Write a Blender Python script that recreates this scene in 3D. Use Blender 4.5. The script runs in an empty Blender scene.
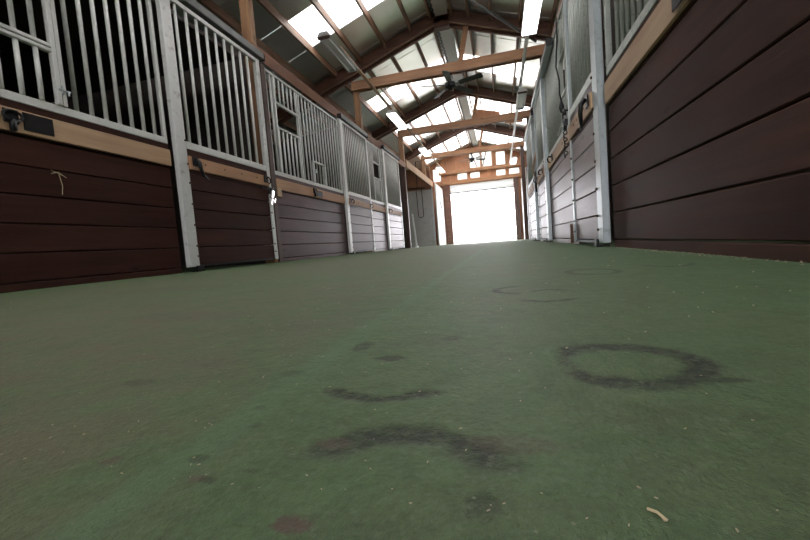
import bpy, bmesh, math, random
from mathutils import Vector, Matrix
random.seed(7)
C = bpy.context.scene.collection
PI = math.pi

# ------------------------------------------------------------------ helpers
def wpos(o):
    v = Vector((0, 0, 0))
    while o is not None:
        v += Vector(o.location); o = o.parent
    return v

class MB:
    def __init__(s): s.bm = bmesh.new()
    def box(s, x0, x1, y0, y1, z0, z1):
        x0, x1 = sorted((x0, x1)); y0, y1 = sorted((y0, y1)); z0, z1 = sorted((z0, z1))
        v = [s.bm.verts.new(p) for p in ((x0,y0,z0),(x1,y0,z0),(x1,y1,z0),(x0,y1,z0),(x0,y0,z1),(x1,y0,z1),(x1,y1,z1),(x0,y1,z1))]
        for f in ((0,3,2,1),(4,5,6,7),(0,1,5,4),(1,2,6,5),(2,3,7,6),(3,0,4,7)): s.bm.faces.new([v[i] for i in f])
        return s
    def hexa(s, pts):                                   # 8 corners in box order
        v = [s.bm.verts.new(p) for p in pts]
        for f in ((0,3,2,1),(4,5,6,7),(0,1,5,4),(1,2,6,5),(2,3,7,6),(3,0,4,7)): s.bm.faces.new([v[i] for i in f])
        return s
    def beam(s, a, b, w, h, up=(0,0,1)):                # bar from a to b, w across, h along up
        a = Vector(a); b = Vector(b); d = (b-a).normalized(); up = Vector(up)
        sd = d.cross(up).normalized(); u = sd.cross(d).normalized()
        P = []
        for q in (a, b):
            for i, j in ((-1,-1),(1,-1),(1,1),(-1,1)): P.append(q + sd*i*w/2 + u*j*h/2)
        v = [s.bm.verts.new(p) for p in P]
        for f in ((0,1,2,3),(7,6,5,4),(0,4,5,1),(1,5,6,2),(2,6,7,3),(3,7,4,0)): s.bm.faces.new([v[i] for i in f])
        return s
    def tube(s, pts, r, n=8, cap=True):
        pts = [Vector(p) for p in pts]; rings = []
        rr = r if isinstance(r, (list, tuple)) else [r]*len(pts)
        pu = None
        for i, p in enumerate(pts):
            d = (pts[min(i+1, len(pts)-1)] - pts[max(i-1, 0)]).normalized()
            if pu is None: pu = Vector((0,0,1)) if abs(d.z) < .9 else Vector((0,1,0))
            a = d.cross(pu).normalized(); b = a.cross(d).normalized(); pu = b
            rings.append([s.bm.verts.new(p + a*math.cos(t)*rr[i] + b*math.sin(t)*rr[i]) for t in [2*PI*k/n for k in range(n)]])
        for A, B in zip(rings, rings[1:]):
            for k in range(n): s.bm.faces.new((A[k], A[(k+1)%n], B[(k+1)%n], B[k]))
        if cap: s.bm.faces.new(rings[0][::-1]); s.bm.faces.new(rings[-1])
        return s
    def ring(s, c, R, r, ax='x', n=20, m=6, sc=(1,1)):
        c = Vector(c); rings = []
        for i in range(n):
            t = 2*PI*i/n; u, v = math.cos(t), math.sin(t)
            if ax == 'x': d = Vector((0, u*sc[0], v*sc[1])); nn = Vector((1,0,0))
            elif ax == 'y': d = Vector((u*sc[0], 0, v*sc[1])); nn = Vector((0,1,0))
            else: d = Vector((u*sc[0], v*sc[1], 0)); nn = Vector((0,0,1))
            rings.append([s.bm.verts.new(c + d*(R + r*math.cos(2*PI*k/m)) + nn*r*math.sin(2*PI*k/m)) for k in range(m)])
        for i in range(n):
            A, B = rings[i], rings[(i+1)%n]
            for k in range(m): s.bm.faces.new((A[k], A[(k+1)%m], B[(k+1)%m], B[k]))
        return s
    def quad(s, *p):
        s.bm.faces.new([s.bm.verts.new(q) for q in p]); return s
    def build(s, name, m, parent=None, bevel=0, smooth=False, seg=1):
        if bevel:
            bmesh.ops.bevel(s.bm, geom=list(s.bm.edges), offset=bevel, segments=seg, affect='EDGES', clamp_overlap=True)
        bmesh.ops.recalc_face_normals(s.bm, faces=s.bm.faces)
        if parent is not None: bmesh.ops.translate(s.bm, verts=s.bm.verts, vec=-wpos(parent))
        me = bpy.data.meshes.new(name); s.bm.to_mesh(me); s.bm.free()
        if smooth:
            for p in me.polygons: p.use_smooth = True
        me.materials.append(m)
        o = bpy.data.objects.new(name, me); C.objects.link(o)
        if parent is not None: o.parent = parent
        return o

def tag(o, label=None, cat=None, group=None, kind=None):
    if label: o['label'] = label
    if cat: o['category'] = cat
    if group: o['group'] = group
    if kind: o['kind'] = kind
    return o
def thing(name, label, cat, loc=(0,0,0), group=None):
    o = bpy.data.objects.new(name, None); o.empty_display_size = .1; C.objects.link(o); o.location = loc
    return tag(o, label, cat, group)
def struct(o): o['kind'] = 'structure'; return o
def recenter(o):                                        # origin of a one-mesh thing at its base
    me = o.data; n = len(me.vertices)
    c = Vector((0,0,0))
    for v in me.vertices: c += v.co
    c /= n; c.z = min(v.co.z for v in me.vertices)
    me.transform(Matrix.Translation(-c)); o.location = Vector(o.location) + c
    return o

# ------------------------------------------------------------------ materials
def new_mat(name):
    m = bpy.data.materials.new(name); m.use_nodes = True
    nt = m.node_tree; return m, nt, nt.nodes, nt.links, nt.nodes['Principled BSDF']
def N(nt, t, **k):
    n = nt.nodes.new(t)
    for a, b in k.items():
        if a in n.inputs: n.inputs[a].default_value = b
        else: setattr(n, a, b)
    return n
def math_(nt, op, a, b=None, c=None, clamp=False):
    n = nt.nodes.new('ShaderNodeMath'); n.operation = op; n.use_clamp = clamp
    for i, v in enumerate((a, b, c)):
        if v is None: continue
        if hasattr(v, 'is_linked') or hasattr(v, 'links'): nt.links.new(v, n.inputs[i])
        else: n.inputs[i].default_value = v
    return n.outputs[0]
def mixc(nt, f, a, b, mode='MIX'):
    n = nt.nodes.new('ShaderNodeMix'); n.data_type = 'RGBA'; n.blend_type = mode
    for s, v in ((n.inputs[0], f), (n.inputs[6], a), (n.inputs[7], b)):
        if hasattr(v, 'links'): nt.links.new(v, s)
        else: s.default_value = v if not isinstance(v, tuple) else (*v[:3], 1)
    return n.outputs[2]
def ramp(nt, f, lo, hi):
    n = nt.nodes.new('ShaderNodeMapRange'); n.interpolation_type = 'SMOOTHSTEP'
    nt.links.new(f, n.inputs[0]); n.inputs[1].default_value = lo; n.inputs[2].default_value = hi
    return n.outputs[0]
def noise(nt, vec, scale, detail=4, rough=.55, mscale=None, loc=None):
    if mscale or loc:
        mp = nt.nodes.new('ShaderNodeMapping'); nt.links.new(vec, mp.inputs[0])
        if mscale: mp.inputs['Scale'].default_value = mscale
        if loc: mp.inputs['Location'].default_value = loc
        vec = mp.outputs[0]
    n = nt.nodes.new('ShaderNodeTexNoise'); nt.links.new(vec, n.inputs['Vector'])
    n.inputs['Scale'].default_value = scale; n.inputs['Detail'].default_value = detail; n.inputs['Roughness'].default_value = rough
    return n.outputs['Fac']

def wood(name, dark, light, rough=.6, axis=1, plank=None, z0=0, bump=.25, knots=True, spec=.5, worn=None, gs=1.0):
    m, nt, nd, lk, b = new_mat(name)
    pos = N(nt, 'ShaderNodeNewGeometry').outputs['Position']
    sep = N(nt, 'ShaderNodeSeparateXYZ'); lk.new(pos, sep.inputs[0])
    ms = [22, 22, 22]; ms[axis] = 1.3
    ms = tuple(v*gs for v in ms)
    vec = pos
    rnd = None
    if plank:
        q = math_(nt, 'FLOOR', math_(nt, 'DIVIDE', math_(nt, 'SUBTRACT', sep.outputs[2], z0), plank))
        wn = N(nt, 'ShaderNodeTexWhiteNoise', noise_dimensions='1D'); lk.new(q, wn.inputs['W'])
        rnd = wn.outputs['Value']
        cb = N(nt, 'ShaderNodeCombineXYZ'); lk.new(math_(nt, 'MULTIPLY', rnd, 7.0), cb.inputs[1]); lk.new(math_(nt,'MULTIPLY', rnd, 3.0), cb.inputs[0])
        ad = N(nt, 'ShaderNodeVectorMath', operation='ADD'); lk.new(pos, ad.inputs[0]); lk.new(cb.outputs[0], ad.inputs[1]); vec = ad.outputs[0]
    g = noise(nt, vec, 1.0, 6, .65, mscale=ms)
    big = noise(nt, vec, 1.6, 3, .5, loc=(3,1,2))
    f = ramp(nt, math_(nt, 'ADD', math_(nt, 'MULTIPLY', g, .65), math_(nt, 'MULTIPLY', big, .35)), .32, .68)
    col = mixc(nt, f, dark, light)
    if rnd is not None:
        col = mixc(nt, math_(nt, 'MULTIPLY', rnd, .35), col, tuple(v*.6 for v in dark))
    if knots:
        vo = N(nt, 'ShaderNodeTexVoronoi', Scale=1.0)
        mp = N(nt, 'ShaderNodeMapping'); s3 = [3.2, 3.2, 5.5]
        if axis == 2: s3 = [5.5, 5.5, 1.6]
        elif axis == 1: s3 = [3.2, 1.7, 5.5]
        else: s3 = [1.7, 3.2, 5.5]
        mp.inputs['Scale'].default_value = s3
        lk.new(vec, mp.inputs[0]); lk.new(mp.outputs[0], vo.inputs['Vector'])
        k = ramp(nt, vo.outputs['Distance'], .13, .04)
        col = mixc(nt, math_(nt, 'MULTIPLY', k, .85), col, tuple(v*.35 for v in dark))
    if worn:
        wv = noise(nt, vec, 3.5, 6, .7, mscale=(1,.5,2.5), loc=(9,4,1))
        col = mixc(nt, math_(nt, 'MULTIPLY', ramp(nt, wv, .56, .75), worn[1]), col, worn[0])
    lk.new(col, b.inputs['Base Color'])
    rg = math_(nt, 'ADD', math_(nt, 'MULTIPLY', g, .25), rough-.12); lk.new(rg, b.inputs['Roughness'])
    b.inputs['Specular IOR Level'].default_value = spec
    bp = N(nt, 'ShaderNodeBump', Strength=bump, Distance=.004); lk.new(g, bp.inputs['Height']); lk.new(bp.outputs[0], b.inputs['Normal'])
    return m
def simple(name, col, rough=.5, metal=0, var=.12, scale=8, bump=0, dirt=None, spec=.5):
    m, nt, nd, lk, b = new_mat(name)
    pos = N(nt, 'ShaderNodeNewGeometry').outputs['Position']
    n = noise(nt, pos, scale, 5, .6)
    c = mixc(nt, n, tuple(v*(1-var) for v in col), tuple(min(1, v*(1+var)) for v in col))
    if dirt:
        n2 = noise(nt, pos, dirt[2], 6, .7, loc=(5,2,8)); c = mixc(nt, math_(nt, 'MULTIPLY', ramp(nt, n2, .54, .7), dirt[1]), c, dirt[0])
    lk.new(c, b.inputs['Base Color']); b.inputs['Roughness'].default_value = rough; b.inputs['Metallic'].default_value = metal
    b.inputs['Specular IOR Level'].default_value = spec
    if bump:
        bp = N(nt, 'ShaderNodeBump', Strength=bump, Distance=.002); lk.new(n, bp.inputs['Height']); lk.new(bp.outputs[0], b.inputs['Normal'])
    return m
def emit(name, col, st):
    m, nt, nd, lk, b = new_mat(name)
    b.inputs['Base Color'].default_value = (*col, 1); b.inputs['Emission Color'].default_value = (*col, 1); b.inputs['Emission Strength'].default_value = st
    return m
def translucent(name, col, tr):
    m, nt, nd, lk, b = new_mat(name); nd.remove(b); out = nd['Material Output']
    t = N(nt, 'ShaderNodeBsdfTransparent', Color=(tr, tr, tr*.98, 1)); d = N(nt, 'ShaderNodeBsdfTranslucent', Color=(*col, 1))
    d2 = N(nt, 'ShaderNodeBsdfDiffuse', Color=(*col, 1))
    a = N(nt, 'ShaderNodeMixShader', Fac=.35); lk.new(d.outputs[0], a.inputs[1]); lk.new(d2.outputs[0], a.inputs[2])
    mx = N(nt, 'ShaderNodeMixShader', Fac=.5); lk.new(t.outputs[0], mx.inputs[1]); lk.new(a.outputs[0], mx.inputs[2]); lk.new(mx.outputs[0], out.inputs[0])
    return m

PL = .184
M_plankL = wood('dark_plank', (.032,.0115,.0085), (.064,.024,.0165), .60, 1, PL, .065, .45, spec=.12)
M_plankR = wood('dark_plank_near', (.036,.0135,.0095), (.082,.034,.0225), .58, 1, PL, .034, .5, spec=.12)
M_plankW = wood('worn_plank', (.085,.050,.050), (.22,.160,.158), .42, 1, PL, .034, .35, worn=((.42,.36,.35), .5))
M_plankM = wood('mid_plank_sheen', (.052,.021,.021), (.112,.052,.052), .46, 1, PL, .065, .4, spec=.35)  # dark planks again, base lightened for daylight reflected further along the aisle
M_plankF = wood('far_plank_sheen', (.11,.070,.078), (.23,.165,.18), .40, 1, PL, .065, .3, worn=((.4,.34,.36), .4))  # lavender sheen of the far doorway's daylight put into the base colour
M_tan = wood('tan_board', (.38,.23,.135), (.54,.36,.22), .6, 1, None, 0, .15)
M_tan2 = wood('orange_board', (.36,.185,.10), (.50,.28,.155), .6, 1, None, 0, .15)
M_post = wood('post_timber', (.22,.105,.048), (.40,.215,.105), .6, 2, None, 0, .3)
M_rail = wood('rail_timber', (.15,.062,.032), (.29,.13,.066), .6, 1, None, 0, .3)
M_beam = wood('beam_timber', (.22,.098,.043), (.43,.215,.10), .55, 0, None, 0, .3)
M_rafter = wood('rafter_timber', (.085,.034,.022), (.17,.072,.042), .55, 0, None, 0, .3, knots=False)
M_purlin = wood('purlin_timber', (.19,.105,.065), (.36,.22,.145), .6, 1, None, 0, .2, knots=False)
M_ply = wood('plywood', (.30,.12,.055), (.46,.21,.10), .6, 2, None, 0, .15, knots=False)
M_dkpost = wood('dark_post', (.055,.028,.02), (.10,.055,.04), .5, 2, None, 0, .25)
M_inner = wood('stall_lining', (.035,.027,.022), (.080,.062,.052), .7, 1, .2, 0, .2)
M_metal = simple('painted_steel', (.66,.66,.64), .42, .25, .08, 10, dirt=((.22,.19,.16), .5, 14))
M_metalG = simple('galvanised_steel', (.46,.51,.52), .38, .45, .12, 16, dirt=((.2,.2,.18), .45, 25))
M_bar = simple('bar_steel', (.68,.68,.65), .42, .1, .06, 12, dirt=((.35,.32,.29), .35, 25))
M_barG = simple('bar_steel_green', (.44,.465,.42), .42, .25, .1, 12, dirt=((.1,.1,.09), .55, 30))
M_track = simple('track_steel', (.17,.175,.17), .5, .5, .2, 10)
M_black = simple('black_iron', (.012,.012,.013), .4, .4, .2, 20)
M_rust = simple('rusty_screw', (.10,.055,.035), .6, .5, .2, 60)
M_chrome = simple('bright_metal', (.8,.8,.8), .12, 1, .03, 20)
M_roof = simple('roof_sheet', (.80,.82,.79), .30, .75, .05, 1.5, dirt=((.66,.70,.62), .35, 1.2))
M_ridge = simple('ridge_vent', (.60,.60,.58), .5, 0, .05, 3)
M_white = simple('white_panel', (.82,.83,.83), .35, 0, .03, 3)
M_greyw = simple('grey_panel', (.42,.41,.40), .5, 0, .12, 3, dirt=((.22,.20,.19), .6, 2.5))
M_lampoff = simple('lamp_housing', (.80,.82,.82), .3, .3, .05, 8)
M_tube = simple('unlit_tube', (.92,.94,.97), .2, 0, .02, 8)
M_lit = emit('lit_diffuser', (1, .99, .97), 3.0)
M_sky = translucent('translucent_sheet', (.85,.87,.85), .85)
M_pane = translucent('translucent_pane', (.80,.86,.82), .35)
M_fan = simple('fan_black', (.012,.013,.014), .6, 0, .1, 6)
M_fang = simple('fan_blade_grey', (.10,.11,.10), .4, .2, .1, 6)
M_straw = simple('straw', (.62,.50,.30), .7, 0, .15, 60)
M_chip = simple('pale_chip', (.42,.34,.24), .8, 0, .3, 90)
M_outw = simple('outer_wall', (.05,.042,.035), .7, 0, .2, 2)
M_ground = simple('gravel', (.55,.54,.50), .9, 0, .1, 3)

# floor: green rubber matting with dirt, a seam and hoof prints (stains with shapes of their own)
def floor_mat():
    m, nt, nd, lk, b = new_mat('green_matting')
    pos = N(nt, 'ShaderNodeNewGeometry').outputs['Position']
    sep = N(nt, 'ShaderNodeSeparateXYZ'); lk.new(pos, sep.inputs[0]); X, Y = sep.outputs[0], sep.outputs[1]
    n1 = noise(nt, pos, 1.1, 4, .6); n2 = noise(nt, pos, 7, 5, .65); n3 = noise(nt, pos, 42, 5, .7); n4 = noise(nt, pos, 260, 3, .7)
    n5 = noise(nt, pos, 14, 4, .6, loc=(4,7,0))
    col = mixc(nt, ramp(nt, n3, .3, .7), (.064,.112,.045), (.102,.162,.068))
    col = mixc(nt, math_(nt, 'MULTIPLY', ramp(nt, n2, .42, .68), .40), col, (.090,.180,.082))
    # dirt, heaviest along the left half where the horses walk
    dm = math_(nt, 'MULTIPLY', ramp(nt, X, -.14, -.30), ramp(nt, X, -2.75, -2.45))
    dm = math_(nt, 'ADD', math_(nt, 'MULTIPLY', dm, .30), math_(nt, 'MULTIPLY', math_(nt, 'MULTIPLY', ramp(nt, X, -2.5, -1.8), ramp(nt, X, .5, .1)), .20))
    dm = math_(nt, 'MULTIPLY', math_(nt, 'ADD', dm, .05), math_(nt, 'ADD', .45, math_(nt, 'MULTIPLY', ramp(nt, n5, .32, .62), .85)))
    dm = math_(nt, 'MULTIPLY', dm, math_(nt, 'ADD', .6, math_(nt, 'MULTIPLY', ramp(nt, n1, .35, .6), .8)), clamp=True)
    col = mixc(nt, dm, col, (.128,.122,.072))
    # seam of two mats
    sx = math_(nt, 'ABSOLUTE', math_(nt, 'ADD', math_(nt, 'ADD', X, .195), math_(nt, 'MULTIPLY', math_(nt, 'SUBTRACT', n2, .5), .03)))
    seam = math_(nt, 'MULTIPLY', ramp(nt, sx, .024, .004), ramp(nt, n5, .2, .55))
    col = mixc(nt, math_(nt, 'MULTIPLY', seam, .30), col, (.115,.235,.120))
    blot = ramp(nt, noise(nt, pos, 24, 6, .75, loc=(1,9,0)), .56, .74); col = mixc(nt, math_(nt, 'MULTIPLY', blot, .38), col, (.060,.062,.036))
    blot2 = ramp(nt, noise(nt, pos, 5, 6, .7, loc=(7,3,0)), .50, .70); col = mixc(nt, math_(nt, 'MULTIPLY', blot2, .30), col, (.062,.066,.038))
    marks = None
    def ringmark(cx, cy, rx, ry, w, st, cut=None, rot=0, seed=0):
        nonlocal marks
        cx, cy, rx, ry = cx*1.1, cy*1.1, rx*1.1, ry*1.1; dx = math_(nt, 'SUBTRACT', X, cx); dy = math_(nt, 'SUBTRACT', Y, cy)
        c, s = math.cos(rot), math.sin(rot)
        u = math_(nt, 'ADD', math_(nt, 'MULTIPLY', dx, c), math_(nt, 'MULTIPLY', dy, s)); v = math_(nt, 'SUBTRACT', math_(nt, 'MULTIPLY', dy, c), math_(nt, 'MULTIPLY', dx, s))
        un = math_(nt, 'DIVIDE', u, rx); vn = math_(nt, 'DIVIDE', v, ry)
        r = math_(nt, 'SQRT', math_(nt, 'ADD', math_(nt, 'MULTIPLY', un, un), math_(nt, 'MULTIPLY', vn, vn)))
        r = math_(nt, 'ADD', r, math_(nt, 'MULTIPLY', math_(nt, 'SUBTRACT', noise(nt, pos, 55, 3, .6, loc=(seed, 2, 0)), .5), .45))
        k = ramp(nt, math_(nt, 'ABSOLUTE', math_(nt, 'SUBTRACT', r, 1.0)), w, w*.25)
        if cut: k = math_(nt, 'MULTIPLY', k, ramp(nt, (un if cut[0] == 'u' else vn), cut[1], cut[2]))
        k = math_(nt, 'MULTIPLY', math_(nt, 'MULTIPLY', k, st), math_(nt, 'ADD', .55, math_(nt, 'MULTIPLY', ramp(nt, noise(nt, pos, 90, 3, .6, loc=(seed, 5, 1)), .35, .6), .45)))
        marks = k if marks is None else math_(nt, 'MAXIMUM', marks, k)
    def blob(cx, cy, rx, ry, st, seed=0):
        nonlocal marks; cx, cy, rx, ry = cx*1.1, cy*1.1, rx*1.1, ry*1.1
        un = math_(nt, 'DIVIDE', math_(nt, 'SUBTRACT', X, cx), rx); vn = math_(nt, 'DIVIDE', math_(nt, 'SUBTRACT', Y, cy), ry)
        r = math_(nt, 'SQRT', math_(nt, 'ADD', math_(nt, 'MULTIPLY', un, un), math_(nt, 'MULTIPLY', vn, vn)))
        r = math_(nt, 'ADD', r, math_(nt, 'MULTIPLY', math_(nt, 'SUBTRACT', noise(nt, pos, 130, 4, .7, loc=(seed, 1, 3)), .5), 1.5))
        k = math_(nt, 'MULTIPLY', ramp(nt, r, 1.15, .55), st)
        marks = k if marks is None else math_(nt, 'MAXIMUM', marks, k)
    for a in RINGS: ringmark(*a[0], **a[1])
    for a in BLOBS: blob(*a)
    col = mixc(nt, marks, col, (.022,.026,.018))
    # brown dried spots
    for a in BROWN:
        a = [a[0]*1.1, a[1]*1.1, a[2]*1.1, a[3]*1.1, a[4]]
        un = math_(nt, 'DIVIDE', math_(nt, 'SUBTRACT', X, a[0]), a[2]); vn = math_(nt, 'DIVIDE', math_(nt, 'SUBTRACT', Y, a[1]), a[3])
        r = math_(nt, 'SQRT', math_(nt, 'ADD', math_(nt, 'MULTIPLY', un, un), math_(nt, 'MULTIPLY', vn, vn)))
        r = math_(nt, 'ADD', r, math_(nt, 'MULTIPLY', math_(nt, 'SUBTRACT', noise(nt, pos, 160, 4, .7), .5), 1.2))
        col = mixc(nt, math_(nt, 'MULTIPLY', ramp(nt, r, 1.05, .6), a[4]), col, (.105,.070,.056))
    col = mixc(nt, math_(nt, 'MULTIPLY', ramp(nt, n4, .35, .75), .35), col, (.035,.050,.026))
    col = mixc(nt, math_(nt, 'MULTIPLY', ramp(nt, noise(nt, pos, 120, 4, .7, loc=(3,3,3)), .52, .72), .45), col, (.15,.19,.11))
    # fine dust
    vo = N(nt, 'ShaderNodeTexVoronoi', Scale=75.0); lk.new(pos, vo.inputs['Vector'])
    speck = math_(nt, 'MULTIPLY', ramp(nt, vo.outputs['Distance'], .10, .05), ramp(nt, noise(nt, pos, 9, 2, .5, loc=(8,8,0)), .5, .7))
    col = mixc(nt, math_(nt, 'MULTIPLY', speck, .6), col, (.32,.29,.22))
    lk.new(col, b.inputs['Base Color']); b.inputs['Roughness'].default_value = .66; b.inputs['Specular IOR Level'].default_value = .32
    h = math_(nt, 'ADD', math_(nt, 'MULTIPLY', n3, .7), math_(nt, 'MULTIPLY', n4, .32))
    h = math_(nt, 'ADD', h, math_(nt, 'MULTIPLY', marks, -.35)); h = math_(nt, 'ADD', h, math_(nt, 'MULTIPLY', n2, 1.2))
    bp = N(nt, 'ShaderNodeBump', Strength=.8, Distance=.008); lk.new(h, bp.inputs['Height']); lk.new(bp.outputs[0], b.inputs['Normal'])
    return m
RINGS = [
 ((.092,.336,.053,.047,.34,1.0), dict(cut=('u',-1.05,-.7), seed=1)),
 ((-.095,.274,.040,.022,.40,.95), dict(cut=('v',-.05,-.45), seed=2)),
 ((-.054,.168,.046,.036,.46,.95), dict(cut=('v',.0,.45), seed=3)),
 ((.075,.690,.045,.040,.30,.9), dict(cut=('v',-.25,-.75), seed=4)),
 ((.030,.800,.045,.050,.30,.85), dict(seed=5, cut=('u',.3,-.3))),
 ((.085,.75,.030,.035,.40,.8), dict(cut=('v',.2,.6), seed=8)),
 ((.235,1.10,.06,.08,.25,.7), dict(seed=6)),
 ((.46,1.25,.06,.09,.25,.7), dict(seed=7, cut=('v',.2,-.4))),
]
BLOBS = [(-.155,.388,.012,.020,.6,1), (-.110,.345,.018,.010,.7,2), (-.168,.166,.007,.005,.5,3), (-.148,.150,.006,.003,.5,4), (.138,.300,.024,.006,.7,5),
 (-.160,.205,.005,.004,.4,6), (-.130,.160,.005,.003,.4,7), (-.175,.230,.005,.004,.4,8), (-.330,.270,.018,.010,.4,9), (-.013,.150,.008,.010,.45,10), (-.060,.42,.014,.012,.4,11), (-.19,.30,.012,.01,.35,12)]
BROWN = [(-.089,.1285,.010,.006,.9), (-.155,.150,.006,.004,.6), (-.222,.158,.008,.006,.6), (-.098,.190,.012,.008,.6), (-.30,.33,.05,.02,.3), (.0,.20,.03,.012,.4), (-.6,.6,.2,.06,.3), (-1.3,1.2,.4,.12,.3)]

# ------------------------------------------------------------------ dimensions
XL, XR = -2.89, .767          # stall fronts either side of the aisle
DL, DR = -2.83, .715          # aisle faces of the sliding doors
RX, RZ, RS = -.92, 5.02, .35  # roof ridge and slope
def roofz(x): return RZ - RS*abs(x-RX)
Y0, Y1 = -8.0, 20.1
OXL, OXR = -6.6, 4.9
def flz(x, y):
    t = (x - XL)/(XR - XL)
    z = .014*(1-t) - .017*t
    if y > 8: z -= .0045*(y-8)
    return z

# ------------------------------------------------------------------ floor
bm = bmesh.new()
xs = [OXL, -4.5] + [XL + i*(XR-XL)/24 for i in range(25)] + [2.5, OXR]
ys = [Y0, -6, -4, -2, -1] + [-.5 + .05*i for i in range(50)] + [2.1 + .35*i for i in range(52)]
ys = [y for y in ys if y < Y1] + [Y1]
from mathutils import noise as mn
grid = [[bm.verts.new((x, y, flz(max(XL, min(XR, x)), y) + .003*mn.noise(Vector((x*1.3, y*1.3, 0))) + .0012*mn.noise(Vector((x*6, y*6, 3))))) for x in xs] for y in ys]
for j in range(len(ys)-1):
    for i in range(len(xs)-1): bm.faces.new((grid[j][i], grid[j][i+1], grid[j+1][i+1], grid[j+1][i]))
me = bpy.data.meshes.new('floor'); bm.to_mesh(me); bm.free(); me.materials.append(floor_mat())
for p in me.polygons: p.use_smooth = True
fl = bpy.data.objects.new('floor', me); C.objects.link(fl); struct(fl)

# ground outside both doors
g = MB(); g.box(-60, 60, Y1+.001, 110, -.30, -.085); struct(g.build('trim_1', M_ground))
g = MB(); g.box(-60, 60, -60, Y0-.001, -.20, -.02); struct(g.build('trim_2', M_ground))

# ------------------------------------------------------------------ roof
skyY = [(2.3, 3.2), (-1.7, -.8), (-5.7, -4.8), (6.26, 7.16), (10.3, 11.2), (13.3, 15.4), (17.2, 19.4)]
def slope_sheet(mb, side, y0, y1, xo, xi=None):
    th = .012
    xe = xo; xi = RX if xi is None else xi
    z0, z1 = roofz(xi), roofz(xe)
    mb.hexa([(xi, y0, z0), (xe, y0, z1), (xe, y1, z1), (xi, y1, z0), (xi, y0, z0+th), (xe, y0, z1+th), (xe, y1, z1+th), (xi, y1, z0+th)])
SKX = {-1: -3.37, 1: 1.55}
for side, xo, nm in ((-1, OXL-.4, 'ceiling_left'), (1, OXR+.4, 'ceiling_right')):
    mb = MB(); edges = sorted(skyY); y = Y0-.3
    segs = []
    for a, b_ in edges: segs.append((y, a)); y = b_
    segs.append((y, Y1+.3))
    for a, b_ in segs:                                  # sheets of .92 m with lapped edges
        n = max(1, round((b_-a)/.92)); w = (b_-a)/n
        for k in range(n):
            slope_sheet(mb, side, a+k*w, a+(k+1)*w-.004, xo)
        for k in range(1, n):
            yy = a+k*w; mb.hexa([(RX, yy-.02, RZ-.006), (xo, yy-.02, roofz(xo)-.006), (xo, yy+.012, roofz(xo)-.006), (RX, yy+.012, RZ-.006), (RX, yy-.02, RZ+.001), (xo, yy-.02, roofz(xo)+.001), (xo, yy+.012, roofz(xo)+.001), (RX, yy+.012, RZ+.001)])
    for a, b_ in edges: slope_sheet(mb, side, a, b_-.004, xo, SKX[side])
    struct(mb.build(nm, M_roof))
wi = 1
for a, b_ in sorted(skyY):
    for side, xo in ((-1, OXL-.4), (1, OXR+.4)):
        mb = MB(); slope_sheet(mb, side, a-.002, b_-.002, SKX[side]); struct(mb.build('window_%d' % wi, M_sky)); wi += 1

# ------------------------------------------------------------------ outer walls and gables
mb = MB(); mb.box(OXL-.1, OXL, Y0, Y1, -.05, roofz(OXL)); struct(mb.build('wall_left', M_outw))
mb = MB(); mb.box(OXR, OXR+.1, Y0, Y1, -.05, roofz(OXR)); struct(mb.build('wall_right', M_outw))
def gable(name, y, th, holes, mat):
    xb = sorted(set([OXL-.1, OXR+.1, RX] + [h[0] for h in holes] + [h[1] for h in holes])); mb = MB()
    for a, b_ in zip(xb, xb[1:]):
        iv = sorted([(h[2], h[3]) for h in holes if h[0] < b_-1e-6 and h[1] > a+1e-6]); z = -.3
        for p, q in iv:
            if p > z: mb.box(a, b_, y, y+th, z, p)
            z = q
        ta, tb = roofz(a), roofz(b_)
        mb.hexa([(a,y,z),(b_,y,z),(b_,y+th,z),(a,y+th,z),(a,y,ta),(b_,y,tb),(b_,y+th,tb),(a,y+th,ta)])
    return struct(mb.build(name, mat))
DO = (-2.36, .82, -.31, 3.02)
wins = [(-1.27,-.75,3.80,4.52), (-.65,-.17,3.80,4.52), (.05,.49,3.78,4.44), (-1.94,-1.45,3.28,3.58), (-1.28,-.81,3.28,3.56), (.02,.47,3.26,3.54), (.65,1.14,3.26,3.54), (-3.22,-2.82,3.30,3.95)]
gable('wall_back', Y1, .08, [DO] + wins, M_ply)
gable('wall_front', Y0-.08, .08, [(-2.5,.7,-.31,2.9)], M_outw)
for w in wins:
    mb = MB(); mb.box(w[0], w[1], Y1+.03, Y1+.04, w[2], w[3]); struct(mb.build('window_%d' % wi, M_pane)); wi += 1
# far door: partly raised sectional door, jambs, header
mb = MB()
mb.box(-2.36, .82, Y1-.06, Y1-.01, 2.62, 2.80); mb.box(-2.36, .82, Y1-.06, Y1-.01, 2.81, 3.02)
d = mb.build('door_1', M_white, bevel=.004); struct(d)
mb = MB(); mb.box(-2.36, .82, Y1-.075, Y1-.005, 2.575, 2.62); struct(mb.build('door_seal', M_black, d))
def post(x0, x1, y0, y1, z0, z1, label, mat=None, name='timber_post', cat='post', group=None, bev=.006):
    mb = MB(); mb.box(x0, x1, y0, y1, z0, z1); o = mb.build(name, mat or M_post, bevel=bev); recenter(o); tag(o, label, cat, group); return o
post(-2.70, -2.37, Y1-.16, Y1-.02, -.04, 3.05, 'reddish brown timber jamb on the left side of the bright far doorway', M_rafter, name='door_jamb', cat='door frame')
post(.83, 1.06, Y1-.16, Y1-.02, -.07, 3.05, 'dark brown timber jamb on the right side of the bright far doorway', M_dkpost, name='door_jamb', cat='door frame')
mb = MB(); mb.box(-2.9, 1.25, Y1-.14, Y1-.065, 3.055, 3.22); o = recenter(mb.build('header_beam', M_beam, bevel=.005)); tag(o, 'brown timber header directly above the raised white far door', 'beam')
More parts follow.
